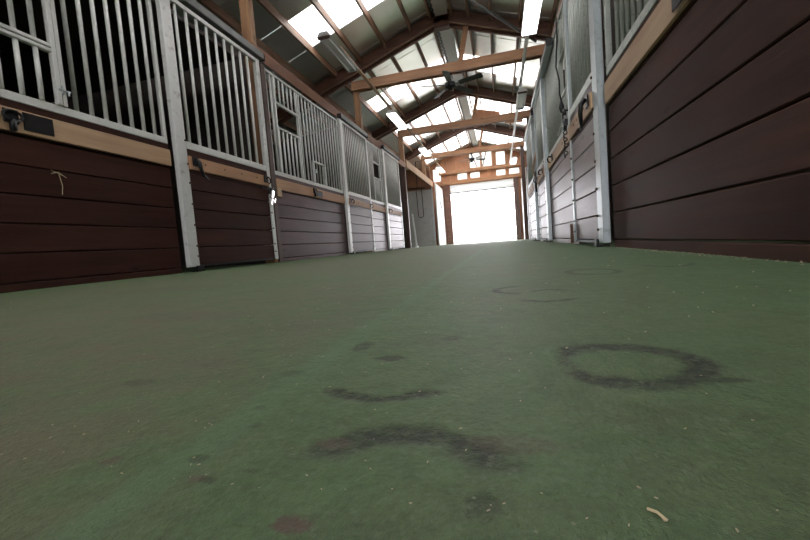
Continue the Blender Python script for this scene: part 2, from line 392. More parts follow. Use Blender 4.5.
mb = MB(); mb.box(-2.9, 1.3, Y1-.16, Y1-.005, 3.60, 3.76); o = recenter(mb.build('header_beam', M_beam, bevel=.005)); tag(o, 'brown timber crossbeam between the two rows of far gable windows', 'beam')
for x in (-1.36, -.70, -.08, .56):
    post(x-.04, x+.04, Y1-.1, Y1-.01, 3.762, roofz(x)-.2, {-1.36:'upright stud left of the upper far gable windows', -.70:'upright stud between the two left upper far gable windows', -.08:'upright stud in the middle of the far gable, right of two windows', .56:'upright stud at the right end of the upper far gable windows'}[x], M_beam, name='gable_stud', cat='stud')
for n_, (xa, xb_, lb) in enumerate(((-1.15, -.92, 'left'), (-.42, -.62, 'right'))):
    mb = MB(); mb.beam((xa, Y1-.13, 4.5), (xb_, Y1-.13, 3.80), .05, .05, (0,1,0)); o = recenter(mb.build('gable_brace', M_rafter)); tag(o, 'thin slanting timber brace crossing the %s upper window of the far gable' % lb, 'brace')

# ------------------------------------------------------------------ trusses, purlins, posts
FR = [4.45, 8.4, 12.4, 16.2]
PX = -2.95
names = {4.45:'nearest', 8.4:'first', 12.4:'second', 16.2:'third'}
def half_rafter(mb, xa, xb, yc, w, top, dep):
    za, zb = roofz(xa)-top, roofz(xb)-top
    mb.hexa([(xa,yc-w/2,za-dep),(xb,yc-w/2,zb-dep),(xb,yc+w/2,zb-dep),(xa,yc+w/2,za-dep),(xa,yc-w/2,za),(xb,yc-w/2,zb),(xb,yc+w/2,zb),(xa,yc+w/2,za)])
for f in FR:
    t = thing('roof_truss', {4.45:'brown timber roof truss above the near stall door, mostly above the picture', 8.4:'large brown timber roof truss nearest to view with the metal pole leaning on it',
        12.4:'second brown timber roof truss, behind the ceiling fan', 16.2:'third brown timber roof truss with a small fan under it, closest to the far gable'}[f], 'roof truss', ((PX+1.1)/2, f, 3.67), 'roof trusses across the aisle')
    yb = f - .02
    for (xa, xb_) in ((RX, OXL), (RX, OXR)):
        mb = MB(); half_rafter(mb, xa, xb_, yb-.05, .05, .02, .24); mb.build('rafter', M_rafter, t)
        mb = MB(); half_rafter(mb, xa, xb_, yb+.06, .05, .02, .30); mb.build('rafter', M_rafter, t)
        mb = MB(); half_rafter(mb, xa, xb_, yb-.05, .045, .262, .018); mb.build('edge_strip', M_purlin, t)
    mb = MB(); mb.box(PX-.09, 1.17, yb-.085, yb-.03, 3.67, 3.87); mb.build('tie_beam', M_beam, t, bevel=.006)
    mb = MB(); mb.box(PX-.09, 1.17, yb+.035, yb+.09, 3.67, 3.85); mb.build('tie_beam', M_beam, t, bevel=.006)
    mb = MB(); mb.beam((-.62, yb, 3.75), (-.40, yb, roofz(-.4)-.2), .05, .10, (1,0,0)); mb.build('web_brace', M_beam, t)
    mb = MB(); mb.box(-1.08, -.76, yb-.075, yb+.085, roofz(-1.08)-.34, roofz(-1.08)-.12); mb.build('ridge_gusset', M_rafter, t)
    for sx, px0, px1 in (('left', PX-.09, PX+.05), ('right', 1.0, 1.15)):
        xm = (px0+px1)/2
        lab = {('left',4.45):'brown timber post rising beside the right edge of the nearest left stall door',
               ('left',8.4):'brown timber post rising above the second left stall door to the first tie beam',
               ('left',12.4):'tall brown timber post on the left just past the third stall door',
               ('left',16.2):'brown timber post on the left at the near end of the white wall',
               ('right',4.45):'brown timber post inside the right stall behind the nearest grille',
               ('right',8.4):'brown timber post on the right carrying the first tie beam above the stalls',
               ('right',12.4):'dark brown post on the right just past the last right stall door',
               ('right',16.2):'dark brown post on the right near the far doorway'}[(sx, f)]
        if sx == 'left' and f == 16.2:
            post(PX-.09, PX+.05, f-.065, f+.07, 2.96, 3.67, 'short brown timber post above the pale header over the wash bay'); post(PX+.0, PX+.05, 17.54, 17.62, -.06, 2.695, 'slim grey post at the near end of the bright white wall', M_metalG, name='steel_post'); continue
        if sx == 'left' and f == 12.4:
            post(px0, px1, f-.065, f+.07, 2.70, 3.67, 'brown timber post above the header between the second truss and the wash bay'); post(px0, px1, f-.065, f+.07, -.03, 2.695, 'tall dark brown post on the left just past the third stall door', M_dkpost); continue
        post(px0, px1, f-.04 if sx == 'right' else f-.10+.075, f+.11-.04, flz(xm, f)-.01, 3.67 if True else 0, lab, M_post if sx == 'left' else M_dkpost, group=None)
mb = MB(); mb.tube([(.93, 8.27, 3.93), (-.47, 7.30, 4.62), (-.56, 7.24, 4.665)], 0.024, 10); o = recenter(mb.build('metal_pole', M_track, smooth=True)); tag(o, 'long thin metal pole slanting up from the first tie beam to the roof', 'pole')
bays = [(4.45, 8.4), (8.4, 12.4), (12.4, 16.2), (16.2, Y1)]
bn = ['nearest', 'second', 'third', 'farthest']
ordn = ['first','second','third','fourth','fifth','sixth','seventh','eighth','ninth','tenth']
pl = [-1.14, -1.58, -2.18, -2.77, -3.37, -3.95, -4.54, -5.14, -5.74, -6.34]
pr_ = [-.70, -.36, .08, .64, 1.22, 1.80, 2.38, 2.96]
for bi, (a, b_) in enumerate(bays):
    ya = a + .07; ybb = b_ - .10 if bi < 3 else Y1 - .005
    for sd, lst in (('left', pl), ('right', pr_)):
        for k, x in enumerate(lst):
            mb = MB(); s = -1 if sd == 'right' else 1
            w = .040; zt = roofz(x) - .010
            hz = .14
            zl, zr = roofz(x-w/2)-.010, roofz(x+w/2)-.010
            mb.hexa([(x-w/2,ya,zt-hz),(x+w/2,ya,zt-hz),(x+w/2,ybb,zt-hz),(x-w/2,ybb,zt-hz),(x-w/2,ya,zl),(x+w/2,ya,zr),(x+w/2,ybb,zr),(x-w/2,ybb,zl)])
            o = recenter(mb.build('purlin', M_purlin))
            tag(o, 'brown purlin, %s below the ridge on the %s slope of the %s roof bay' % (ordn[k], sd, bn[bi]), 'roof beam', 'purlins under the roof sheets')
    # ridge vent strip with a wavy closure along its left edge
    t = thing('ridge_vent', 'pale grey ridge vent strip with dark wavy edge in the %s roof bay' % bn[bi], 'ridge vent', (RX, ya, 4.85), 'ridge vent strips')
    mb = MB(); mb.box(RX-.13, RX+.15, ya, ybb, 4.86, 4.875); mb.build('vent_strip', M_ridge, t)
    mb = MB(); n = int((ybb-ya)/.05)
    for k in range(n):
        yy = ya + (k+.5)*(ybb-ya)/n; mb.beam((RX-.145 + .012*math.sin(k*1.9), yy-.028, 4.868), (RX-.145 + .012*math.sin((k+1)*1.9), yy+.028, 4.868), .05, .03)
    mb.build('closure_strip', M_black, t)

# header beam along the left posts
mb = MB(); mb.box(PX+.051, PX+.062, 4.40, 12.50, 2.655, 2.83); o = recenter(mb.build('header_beam', M_rail, bevel=.005)); tag(o, 'long brown timber header running above the left stall fronts', 'beam')
mb = MB(); mb.box(PX+.051, PX+.09, 12.52, 17.60, 2.70, 2.95); o = recenter(mb.build('header_beam', M_tan, bevel=.005)); tag(o, 'timber header coloured pale as daylit over the open wash bay on the left', 'beam')  # daylight on this stretch is put into a paler wood colour
mb = MB(); mb.box(.80, .90, -3.0, 9.6, 2.50, 2.66); o = recenter(mb.build('header_beam', M_rail, bevel=.005)); tag(o, 'long brown timber header above the right stall fronts', 'beam')

# ------------------------------------------------------------------ stalls
def bars(parent, x, ys_, z0, z1, mat, r=.015):
    first = None
    for y in ys_:
        if first is None:
            mb = MB(); mb.tube([(x, y, z0), (x, y, z1)], r, 8); first = mb.build('bar', mat, parent, smooth=False); fy = y
            for p in first.data.polygons: p.use_smooth = len(p.vertices) == 4
        else:
            o = first.copy(); C.objects.link(o); o.parent = parent; o.location = (0, y-fy, 0)
def frange(a, b, n): return [a + (b-a)*i/(n-1) for i in range(n)]
def hook(parent, x, y, z, s, kind=0):
    # iron hook on a small plate; s = direction into the aisle
    mb = MB(); mb.box(x, x+s*.012, y-.038, y+.038, z-.042, z+.042); p = mb.build('hook', M_black, parent, bevel=.002)
    if kind == 0:
        mb = MB(); mb.tube([(x, y, z+.01), (x+s*.045, y, z+.02), (x+s*.06, y+.01, z-.01), (x+s*.05, y+.02, z-.045), (x+s*.02, y+.03, z-.055)], [.009,.010,.010,.009,.007], 8); mb.build('hook_arm', M_black, p, smooth=True)
    elif kind == 1:
        mb = MB(); mb.ring((x+s*.022, y, z), .04, .008, 'x', 20, 6, (1.2,.8)); mb.box(x, x+s*.03, y-.012, y+.012, z-.09, z-.02); mb.build('hook_ring', M_black, p, smooth=True)
    elif kind == 2:                                     # long strap curling down
        mb = MB(); mb.tube([(x+s*.02, y, z+.02), (x+s*.05, y, z-.02), (x+s*.055, y+.005, z-.08), (x+s*.045, y+.04, z-.13), (x+s*.03, y+.12, z-.165)], [.018,.019,.017,.015,.008], 8); mb.build('strap', M_black, p, smooth=True)
    return p
def boards(parent, xf, s, y0, y1, zbot, ztop, z0, mat, th=.035):
    # horizontal planks with v grooves; xf = aisle face, s = direction into the aisle
    mb = MB(); z = z0 - PL
    while z < ztop-.002:
        a, b_ = max(z+.003, zbot), min(z+PL-.003, ztop)
        if b_-a > .01: mb.box(xf-s*th, xf, y0, y1, a, b_)
        z += PL
    return mb.build('planks', mat, parent, bevel=.005)
def grille(parent, x, y0, y1, z0, z1, nb, mat, rail=.05, r=.015, skip=None, ys_=None):
    gmb = MB(); gmb.box(x-.018, x+.018, y0, y1, z0, z0+rail); gmb.box(x-.018, x+.018, y0, y1, z1-.035, z1)
    gmb.box(x-.0175, x+.0175, y0, y0+.03, z0+rail, z1-.035); gmb.box(x-.0175, x+.0175, y1-.03, y1, z0+rail, z1-.035)
    g = gmb.build('grille_frame', mat, parent, bevel=.003)
    yy = ys_ or frange(y0+.03+(y1-y0)/(nb+1)*.9, y1-.03-(y1-y0)/(nb+1)*.9, nb)
    if not skip: bars(g, x, yy, z0+rail-.004, z1-.03, mat, r)
    else:
        a, b_, za, zb = skip
        bars(g, x, [y for y in yy if not (a-.02 < y < b_+.02)], z0+rail-.004, z1-.03, mat, r)
        ins = [y for y in yy if a+.02 < y < b_-.02]
        bars(g, x, ins, z0+rail-.004, za-.015, mat, r); bars(g, x, ins, zb+.015, z1-.03, mat, r)
        mb = MB(); mb.box(x-.02, x+.02, a, b_, za-.02, za+.01); mb.box(x-.02, x+.02, a, b_, zb-.01, zb+.02); mb.box(x-.02, x+.02, a-.012, a+.012, z0+rail, z1-.035); mb.box(x-.02, x+.02, b_-.012, b_+.012, z0+rail, z1-.035)
        mb.build('feed_opening_frame', mat, g, bevel=.002)
    return g
def screws(parent, x, y, s, zs):
    for z in zs:
        mb = MB(); mb.tube([(x-s*.002, y, z), (x+s*.010, y, z)], .010, 6); mb.build('screw', M_rust, parent)

def stall_front(side, y0, y1, label, mats, zt=2.60, nb=18, z0=.065, zb=None, gz=1.20, skip=None, ledge=(1.0,1.145), tan=None, bp=None, r=.015, ys_=None, name='stall_wall'):
    s = 1 if side == 'left' else -1
    xf = XL if side == 'left' else XR
    zb = flz(xf, (y0+y1)/2)-.004 if zb is None else zb
    t = thing(name, label, 'stall front', (xf-s*.03, (y0+y1)/2, zb), 'fixed stall fronts')
    boards(t, xf, s, y0, y1, zb, ledge[0]-.012, z0, mats[0])
    mb = MB(); mb.box(xf-s*.03, xf+s*.004, y0, y1, ledge[0]-.010, ledge[1]+.004); mb.build('ledge_backing', mats[3], t)
    mb = MB(); mb.box(xf+s*.004, xf+s*.024, y0, y1, ledge[0], ledge[1]); mb.build('ledge_board', tan or M_tan, t, bevel=.003)
    mb = MB(); mb.box(xf-s*.03, xf+s*.002, y0, y1, ledge[1]+.005, gz-.002); mb.build('top_board', mats[3], t)
    grille(t, xf-s*.01, y0, y1, gz, zt, nb, mats[1], .055, r, skip, ys_)
    return t
def stall_door(side, y0, y1, label, mats, zt=2.62, nb=9, z0=.065, zb=.055, gz=1.19, ledge=(.995,1.12), y_l=None, stw=(.12,.07), r=.015, hooks=(0,0), ys_=None, glab=''):
    s = 1 if side == 'left' else -1
    xf = DL if side == 'left' else DR
    xb = xf - s*.05
    t = thing('stall_door', label, 'stall door', (xf-s*.025, (y0+y1)/2, zb), 'sliding stall doors')
    a, b_ = y0+stw[0], y1-stw[1]
    mb = MB(); mb.box(xb, xf, y0, a, zb, zt); mb.build('stile', mats[2], t, bevel=.004)
    screws(t, xf, a-.012, s, [zb+.1, zb+.2, zb+.4, zb+.6, zb+.8, zb+.98, zb+1.2])
    mb = MB(); mb.box(xb, xf, b_, y1, zb, zt); mb.build('stile', mats[2], t, bevel=.004)
    screws(t, xf, b_+.012, s, [zb+.1, zb+.2, zb+.4, zb+.6, zb+.8])
    mb = MB(); mb.box(xb, xf, a, b_, zt-.045, zt); mb.build('top_rail', mats[2], t, bevel=.004)
    mb = MB(); mb.box(xb, xf-s*.004, a, b_, zb, zb+.018); mb.build('bottom_rail', M_black, t)
    boards(t, xf-s*.008, s, a, b_, zb+.018, ledge[0]-.035, z0, mats[0], .03)
    mb = MB(); mb.box(xb+s*.005, xf-s*.006, a, b_, ledge[0]-.032, gz); mb.build('cross_board', mats[3], t)
    mb = MB(); mb.box(xf-s*.006, xf+s*.016, a, b_, ledge[0], ledge[1]); lb = mb.build('ledge_board', M_tan2 if side == 'left' else M_tan, t, bevel=.003)
    mb = MB()
    for yy in frange(a+.2, b_-.25, 4):
        mb.tube([(xf+s*.014, yy, (ledge[0]+ledge[1])/2+.01), (xf+s*.020, yy, (ledge[0]+ledge[1])/2+.01)], .008, 6)
    mb.build('bolt_heads', M_rust, lb)
    mb = MB(); mb.box(xb, xf-s*.002, a, b_, gz, gz+.07); mb.build('middle_rail', mats[1], t, bevel=.004)
    yy = ys_ or frange(a+(b_-a)/(nb+1), b_-(b_-a)/(nb+1), nb)
    bars(t, xf-s*.025, yy, gz+.065, zt-.04, mats[1], r)
    if hooks[0]: hook(t, xf+s*.016, a+.07, ledge[1]-.045, s, 2 if hooks[0] == 2 else 0)
    if hooks[1]: hook(t, xf+s*.016, b_-.07, ledge[1]-.045, s, 0)
    # floor guide
    mb = MB(); zf = flz(xf, y0)-.002; mb.box(xf-s*.06, xf+s*.03, a-.06, a+.02, zf, zf+.012); mb.box(xf+s*.01, xf+s*.03, a-.06, a+.02, zf, zf+.06); gd = tag(recenter(mb.build('door_guide', M_black, bevel=.002)), 'black iron floor guide under the ' + glab, 'door guide')
    return t
def track(side, y0, y1, z, label):
    s = 1 if side == 'left' else -1; xf = (DL if side == 'left' else DR)
    t = thing('door_track', label, 'door track', (xf-s*.03, (y0+y1)/2, z), 'sliding door tracks')
    mb = MB(); mb.box(xf-s*.050, xf+s*.03, y0, y1, z, z+(.085 if side == 'left' else .06)); mb.build('rail', M_track if side == 'left' else M_metalG, t, bevel=.006)
    mb = MB(); mb.box(xf-s*.048, xf+s*.034, y0-.012, y0, z-.01, z+.075); mb.build('end_stop', M_black, t)
    mb = MB(); mb.box(xf-s*.048, xf+s*.034, y1, y1+.012, z-.01, z+.075); mb.build('end_stop', M_black, t)
    return t

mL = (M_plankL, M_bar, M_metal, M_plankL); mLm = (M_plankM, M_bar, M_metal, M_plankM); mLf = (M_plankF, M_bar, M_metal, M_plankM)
mR = (M_plankR, M_barG, M_metalG, M_plankR); mRw = (M_plankW, M_barG, M_metalG, M_plankM)

# left row
A = stall_front('left', -.60, 2.91, 'dark brown plank stall front with white barred grille and feed gate, left edge of picture', mL, 2.62, 18, ys_=[2.159+.107*i for i in range(7)] + [2.159-.107*i for i in range(26) if not .80 < 2.159-.107*i < 2.10])
# feed gate in its grille
fg = MB(); x = XL+.004
fg.box(x-.012, x+.026, .80, 2.02, 1.600, 1.622); fg.box(x-.012, x+.026, .80, 2.02, 1.632, 1.655); fg.box(x-.012, x+.026, 2.018, 2.046, 1.256, 2.58); fg.box(x-.012, x+.020, 2.052, 2.082, 1.256, 2.58); fg.box(x-.012,x+.026,.80,.83,1.256,2.58)
fgo = fg.build('feed_gate', M_bar, A, bevel=.003)
bars(fgo, XL+.006, [1.935-.107*i for i in range(10)], 1.256, 1.602, M_bar, .015); bars(fgo, XL+.006, [1.935-.107*i for i in range(10)], 1.65, 2.58, M_bar, .015)
mb = MB(); mb.tube([(x+.03, 2.03, 1.36), (x+.03, 2.10, 1.36)], .007, 8); mb.tube([(x+.028, 2.05, 1.39), (x+.028, 2.05, 1.33)], .007, 8); mb.tube([(x+.035, 2.085, 1.36), (x+.035, 2.085, 1.33)], .006, 8); mb.build('latch', M_metalG, fgo)
mb = MB(); mb.box(XL+.022, XL+.030, 1.80, 1.965, 1.025, 1.135); mb.build('name_plate', M_black, A)
hook(A, XL+.024, 1.735, 1.09, 1, 1)
stall_door('left', 2.95, 4.42, 'sliding stall door with white frame and barred grille, nearest on the left', mL, 2.60, 9, glab='nearest left stall door', hooks=(2, 1), ys_=[3.14+.133*i for i in range(9)], zb=.062)
track('left', 1.35, 4.50, 2.63, 'dark steel track above the nearest left stall door')
B = stall_front('left', 4.60, 6.91, 'brown plank stall front between the first and second doors on the left, with feed opening', mLm, 2.60, 20, tan=M_tan2, skip=(4.80, 5.41, 1.88, 2.21))
post(PX+.052, PX+.082, 4.50, 4.595, flz(XL,4.5)-.01, 2.62, 'dark brown painted upright right of the nearest left stall door', M_dkpost, name='stall_upright', cat='post')
mb = MB(); x = XL+.01
mb.box(x-.015, x+.025, 5.74, 5.76, 1.256, 1.60); mb.box(x-.015, x+.025, 6.16, 6.18, 1.256, 1.60); mb.box(x-.015, x+.025, 5.74, 6.18, 1.58, 1.60); fb = mb.build('feed_gate', M_metal, B, bevel=.002)
mb = MB(); mb.box(x+.025, x+.04, 5.75, 5.80, 1.40, 1.46); mb.build('latch', M_metalG, fb)
mb = MB(); mb.box(XL+.022, XL+.030, 5.76, 5.96, 1.02, 1.12); mb.build('name_plate', M_black, B)
hook(B, XL+.024, 5.68, 1.10, 1, 1)
mb = MB(); mb.box(XL+.004, XL+.030, 4.60, 4.70, .90, 1.02); mb.build('latch_block', M_tan, B, bevel=.003)
stall_door('left', 6.92, 8.42, 'sliding stall door with white frame and barred grille, second on the left', mLm, 2.62, 12, glab='second left stall door', hooks=(1, 1), zb=.045, stw=(.13,.07))
track('left', 6.95, 8.46, 2.645, 'dark steel track above the second left stall door')
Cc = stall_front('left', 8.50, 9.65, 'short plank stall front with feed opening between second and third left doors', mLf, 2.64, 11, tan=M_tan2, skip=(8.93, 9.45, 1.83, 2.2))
stall_door('left', 9.66, 11.25, 'sliding stall door with white frame and lavender sheen painted planks, farthest on the left', mLf, 2.66, 12, glab='farthest left stall door', hooks=(1, 1), zb=.03, stw=(.13,.08))
track('left', 9.70, 11.30, 2.685, 'dark steel track above the farthest left stall door')
mb = MB(); mb.box(XL-.50, XL-.44, 11.30, 12.36, -.01, 2.62); o = recenter(mb.build('board_panel', M_dkpost, bevel=.004)); tag(o, 'dark sheet for the shaded gap between the farthest left stall door and the wash bay', 'panel')  # added dark sheet, stands for the shade in an open gap
mb = MB(); mb.tube([(XL+.03, 13.10, -.02), (XL+.03, 12.98, .5), (XL+.02, 12.80, 1.15)], .03, 10); mb.box(XL-.01, XL+.08, 13.02, 13.16, -.025, .05); o = recenter(mb.build('corner_guard', M_white)); tag(o, 'slim white leaning corner guard at the mouth of the wash bay', 'guard')
# bright latch hardware on the nearest left door
t = thing('door_latch', 'shiny metal latch catching the light at the right edge of the nearest left door', 'latch', (DL+.02, 4.38, .93))
mb = MB(); mb.box(DL+.002, DL+.012, 4.33, 4.41, .90, .985); mb.tube([(DL+.028, 4.15, .955), (DL+.028, 4.48, .955)], .008, 8); mb.build('bolt', M_black, t)
mb = MB()
for k in range(4): mb.ring((DL+.022, 4.39-.012*k, .955-.028*k), .014, .0035, 'x' if k % 2 else 'y', 12, 5)
mb.build('chain', M_chrome, t, smooth=True)
nn = Vector((.67,.15,-.14)).normalized()
for k, (dy, dz, ww, hh) in enumerate(((0,0,.05,.08), (-.035,-.10,.035,.07), (.03,-.08,.03,.05))):  # added chrome plates, tilted to mirror the far doorway as a glint
    mb = MB(); c_ = Vector((DL+.030, 4.39+dy, .90+dz)); n2 = (nn + Vector((0,.02*k,-.02*k))).normalized(); u_ = n2.cross(Vector((0,0,1))).normalized()
    mb.beam(c_ - n2*.002, c_ + n2*.002, ww, hh, (0,0,1)); mb.build('glint_plate', M_chrome, t)
# wash bay: grey partition, plywood lining above it, pipe loops
mb = MB(); mb.box(OXL+.02, PX-.01, 17.56, 17.64, -.06, 2.60); o = recenter(mb.build('grey_partition', M_greyw)); tag(o, 'scuffed grey partition closing the far side of the wash bay', 'partition')
mb = MB(); mb.box(OXL+.02, PX-.01, 17.52, 17.60, 2.605, 3.6); o = recenter(mb.build('partition_board', M_rail)); tag(o, 'brown timber boarding above the grey wash bay partition', 'board')
t = thing('hose_boom', 'black pipe loop hanging in front of the grey wash bay partition', 'pipe frame', (-3.469,17.450,1.346))
mb = MB(); mb.tube([(-3.642,17.450,2.701),(-3.610,17.450,1.422),(-3.577,17.450,1.346),(-3.404,17.450,1.346),(-3.371,17.450,1.422),(-3.382,17.450,2.701)], .018, 8); mb.build('lower_loop', M_black, t, smooth=True)
for xx in (-3.85, -3.25): mb = MB(); mb.tube([(xx,17.45,2.70),(xx,17.518,2.70)], .02, 8); mb.build('bracket', M_black, t)
mb = MB(); mb.tube([(-4.011,17.450,2.701),(-3.209,17.450,2.701)], .022, 8); mb.build('crossbar', M_black, t, smooth=True)
mb = MB(); mb.tube([(-3.577,17.450,2.701),(-3.577,17.450,3.915),(-3.219,17.450,3.893),(-3.219,17.450,3.297)], .018, 8); mb.build('upper_loop', M_black, t, smooth=True)
# white wall near the far door on the left
t = thing('white_sliding_door', 'bright white sliding door on the left wall beside the far doorway', 'door', (XL, 18.8, -.03))
mb = MB(); mb.box(-2.80, -2.74, 17.68, 19.93, -.03, 2.86); mb.build('panel', M_white, t, bevel=.004)
mb = MB(); mb.box(-2.74, -2.71, 18.75, 18.95, 1.78, 2.10); mb.build('handle', M_black, t)
for yy in (17.9, 18.4, 18.9, 19.5): mb = MB(); mb.tube([(-2.742, yy, 1.25), (-2.73, yy, 1.25)], .03, 6); mb.build('bolt_head', M_rust, t)

# right row
RA = stall_front('right', -.60, 2.90, 'large dark brown plank stall front filling the right edge of the picture', mR, 2.56, 34, z0=.034, gz=1.135, ledge=(.950,1.09), ys_=[2.687-.093*i for i in range(32)], r=.014)
mb = MB(); mb.box(XR-.030, XR-.036, 1.70, 1.835, .965, 1.02); mb.build('hinge_plate', M_black, RA)
stall_door('right', 2.97, 4.06, 'weathered sliding stall door with galvanised frame, nearest on the right', mRw, 2.50, 9, z0=.034, zb=.012, gz=1.195, ledge=(.985,1.12), stw=(.14,.07), glab='nearest right stall door', hooks=(2,0), r=.013, ys_=[3.17+.092*i for i in range(9)])
track('right', 2.97, 4.2, 2.545, 'dark steel track above the nearest right stall door')
RB = stall_front('right', 4.12, 6.02, 'weathered plank stall front between the first and second doors on the right', mRw, 2.46, 18, z0=.034, gz=1.20, ledge=(1.04,1.17), skip=(4.36, 4.72, 1.62, 2.02), r=.013)
hook(RB, XR-.024, 5.50, 1.12, -1, 0)
mb = MB(); mb.box(XR-.002, XR-.03, 4.60, 4.63, 1.28, 1.33); mb.tube([(XR-.03, 4.5, 1.33), (XR-.035, 4.85, 1.25)], .008, 6); mb.build('latch', M_white, RB)
stall_door('right', 6.06, 7.30, 'sliding stall door with pale galvanised frame, second on the right', mRw, 2.38, 10, z0=.034, zb=.008, gz=1.195, ledge=(1.0,1.13), stw=(.16,.07), glab='second right stall door', hooks=(1,1), r=.013)
track('right', 5.07, 7.4, 2.385, 'dark steel track above the second right stall door')
stall_front('right', 7.36, 7.90, 'narrow plank stall front squeezed between second and third right doors', mRw, 2.40, 5, z0=.034, gz=1.20, r=.013)
stall_door('right', 7.92, 9.45, 'sliding stall door with pale galvanised frame, farthest on the right', mRw, 2.30, 12, z0=.034, zb=.004, gz=1.195, ledge=(1.0,1.13), stw=(.16,.07), glab='farthest right stall door', hooks=(0,0), r=.013)
track('right', 7.5, 9.5, 2.305, 'dark steel track above the farthest right stall door')
post(XR-.01, XR+.10, 9.52, 9.62, -.03, 2.50, 'dark brown post ending the row of right stalls', M_dkpost)
mb = MB(); mb.box(1.16, 1.22, 12.55, 16.0, -.05, 2.75); o = recenter(mb.build('board_panel', M_dkpost)); tag(o, 'dark brown boarded wall section on the right beyond the stalls', 'panel')
mb = MB(); mb.box(1.17, 1.22, 16.32, 19.93, -.07, 2.86); o = recenter(mb.build('white_panel', M_white)); tag(o, 'white wall panel on the right beside the far doorway', 'panel')

# bridle, chains and cable hanging on the right front
t = thing('snap_chain', 'dark chain with snap hanging beside the left edge of the nearest right door', 'chain', (DR-.03, 4.05, 1.0))
mb = MB(); mb.box(DR-.013, DR-.04, 4.02, 4.10, 1.14, 1.20); mb.tube([(DR-.03, 4.06, 1.19), (DR-.035, 4.06, 1.10)], .016, 8); mb.build('clasp', M_black, t)
mb = MB(); mb.tube([(DR-.03, 4.06, 1.24), (DR-.032, 4.06, 1.195)], .014, 8); mb.build('ferrule', M_chrome, t)
mb = MB()
for k in range(8): mb.ring((DR-.035-.012*(k%2), 4.06+.02*math.sin(k*1.3), 1.08-.032*k), .017, .005, 'x' if k % 2 else 'y', 12, 5)
mb.build('links', M_black, t, smooth=True)
t = thing('hanging_halter', 'black strap and iron ring hanging below the feed opening of the right stall front', 'halter', (XR-.04, 4.5, 1.3))
mb = MB(); mb.tube([(XR-.03, 4.62, 2.45), (XR-.035, 4.60, 2.20), (XR-.05, 4.66, 1.95), (XR-.045, 4.52, 1.75), (XR-.05, 4.50, 1.60), (XR-.04, 4.47, 1.50)], .009, 6); mb.build('cord', M_black, t, smooth=True)
mb = MB(); mb.tube([(XR-.045, 4.47, 1.52), (XR-.045, 4.45, 1.44), (XR-.045, 4.43, 1.38)], [.012,.03,.016], 8); mb.build('snap', M_black, t, smooth=True)
mb = MB(); mb.ring((XR-.05, 4.30, 1.30), .07, .011, 'x', 20, 6, (1,1)); mb.tube([(XR-.03, 4.44, 1.36), (XR-.05, 4.34, 1.37), (XR-.03, 4.2, 1.33)], .010, 6); mb.build('ring', M_black, t, smooth=True)
mb = MB(); mb.box(DR-.002, DR-.03, 4.075, 4.105, .0, .19); o = recenter(mb.build('floor_bolt', M_rust, bevel=.003)); tag(o, 'rusty iron bolt bracket at the foot of the upright left of the nearest right door', 'bracket')
t = thing('hanging_halter', 'pale rope halter hanging between the second and third right stall doors', 'halter', (XR-.04, 7.55, 1.1))
mb = MB(); mb.tube([(XR-.03, 7.42, 1.62), (XR-.07, 7.46, 1.45), (XR-.09, 7.55, 1.35), (XR-.07, 7.70, 1.30), (XR-.05, 7.75, 1.2)], .018, 8); mb.build('rope', M_tan, t, smooth=True)
mb = MB(); mb.ring((XR-.06, 7.52, 1.22), .06, .012, 'x', 16, 6); mb.tube([(XR-.05,7.5,1.18),(XR-.06,7.52,1.0),(XR-.05,7.5,.9)], .02, 6); mb.build('strap', M_black, t, smooth=True)

# interior stall partitions and fronts continuing behind the camera
def part(name, x0, x1, y0, y1, z0, z1, lab, mat=M_inner):
    z1 = max(z1, 3.05); za, zb_ = min(z1, roofz(x0)-.33), min(z1, roofz(x1)-.33)
    mb = MB(); mb.hexa([(x0,y0,z0),(x1,y0,z0),(x1,y1,z0),(x0,y1,z0),(x0,y0,za),(x1,y0,zb_),(x1,y1,zb_),(x0,y1,za)]); o = recenter(mb.build(name, mat)); tag(o, lab, 'partition')
part('stall_partition', OXL+.01, XL-.16, 4.53, 4.59, -.02, 2.5, 'dark wooden partition behind the nearest left stall door')
part('stall_partition', OXL+.01, XL-.16, 8.48, 8.54, -.02, 2.5, 'dark wooden partition behind the second left stall door')
part('stall_partition', OXL+.01, XL-.16, 12.48, 12.54, -.02, 2.6, 'dark wooden partition closing the farthest left stall')
part('stall_partition', OXL+.01, XL-.05, -.75, -.69, -.02, 2.5, 'dark wooden partition at the near end of the left stalls')
part('stall_partition', XR+.4, OXR-.01, 4.40, 4.46, -.02, 2.5, 'dark wooden partition behind the nearest right stall door')
part('stall_partition', XR+.4, OXR-.01, 7.60, 7.66, -.02, 2.4, 'dark wooden partition between the two far right stalls')
part('stall_partition', XR+.11, OXR-.01, 9.54, 9.60, -.02, 2.5, 'dark wooden partition closing the farthest right stall')
part('stall_partition', XR+.05, OXR-.01, -.75, -.69, -.02, 2.5, 'dark wooden partition at the near end of the right stalls')
mb = MB(); mb.box(XL-.08, XL, Y0, -.62, -.02, 2.62); struct(mb.build('wall_front_left', M_plankL))
mb = MB(); mb.box(XR, XR+.08, Y0, -.62, -.03, 2.56); struct(mb.build('wall_front_right', M_plankR))

mb = MB(); mb.box(OXL+.02, PX-.12, -.68, 4.33, 2.62, 2.66); struct(mb.build('shade_board', M_inner))  # unseen board added over the near left stall to keep it dark
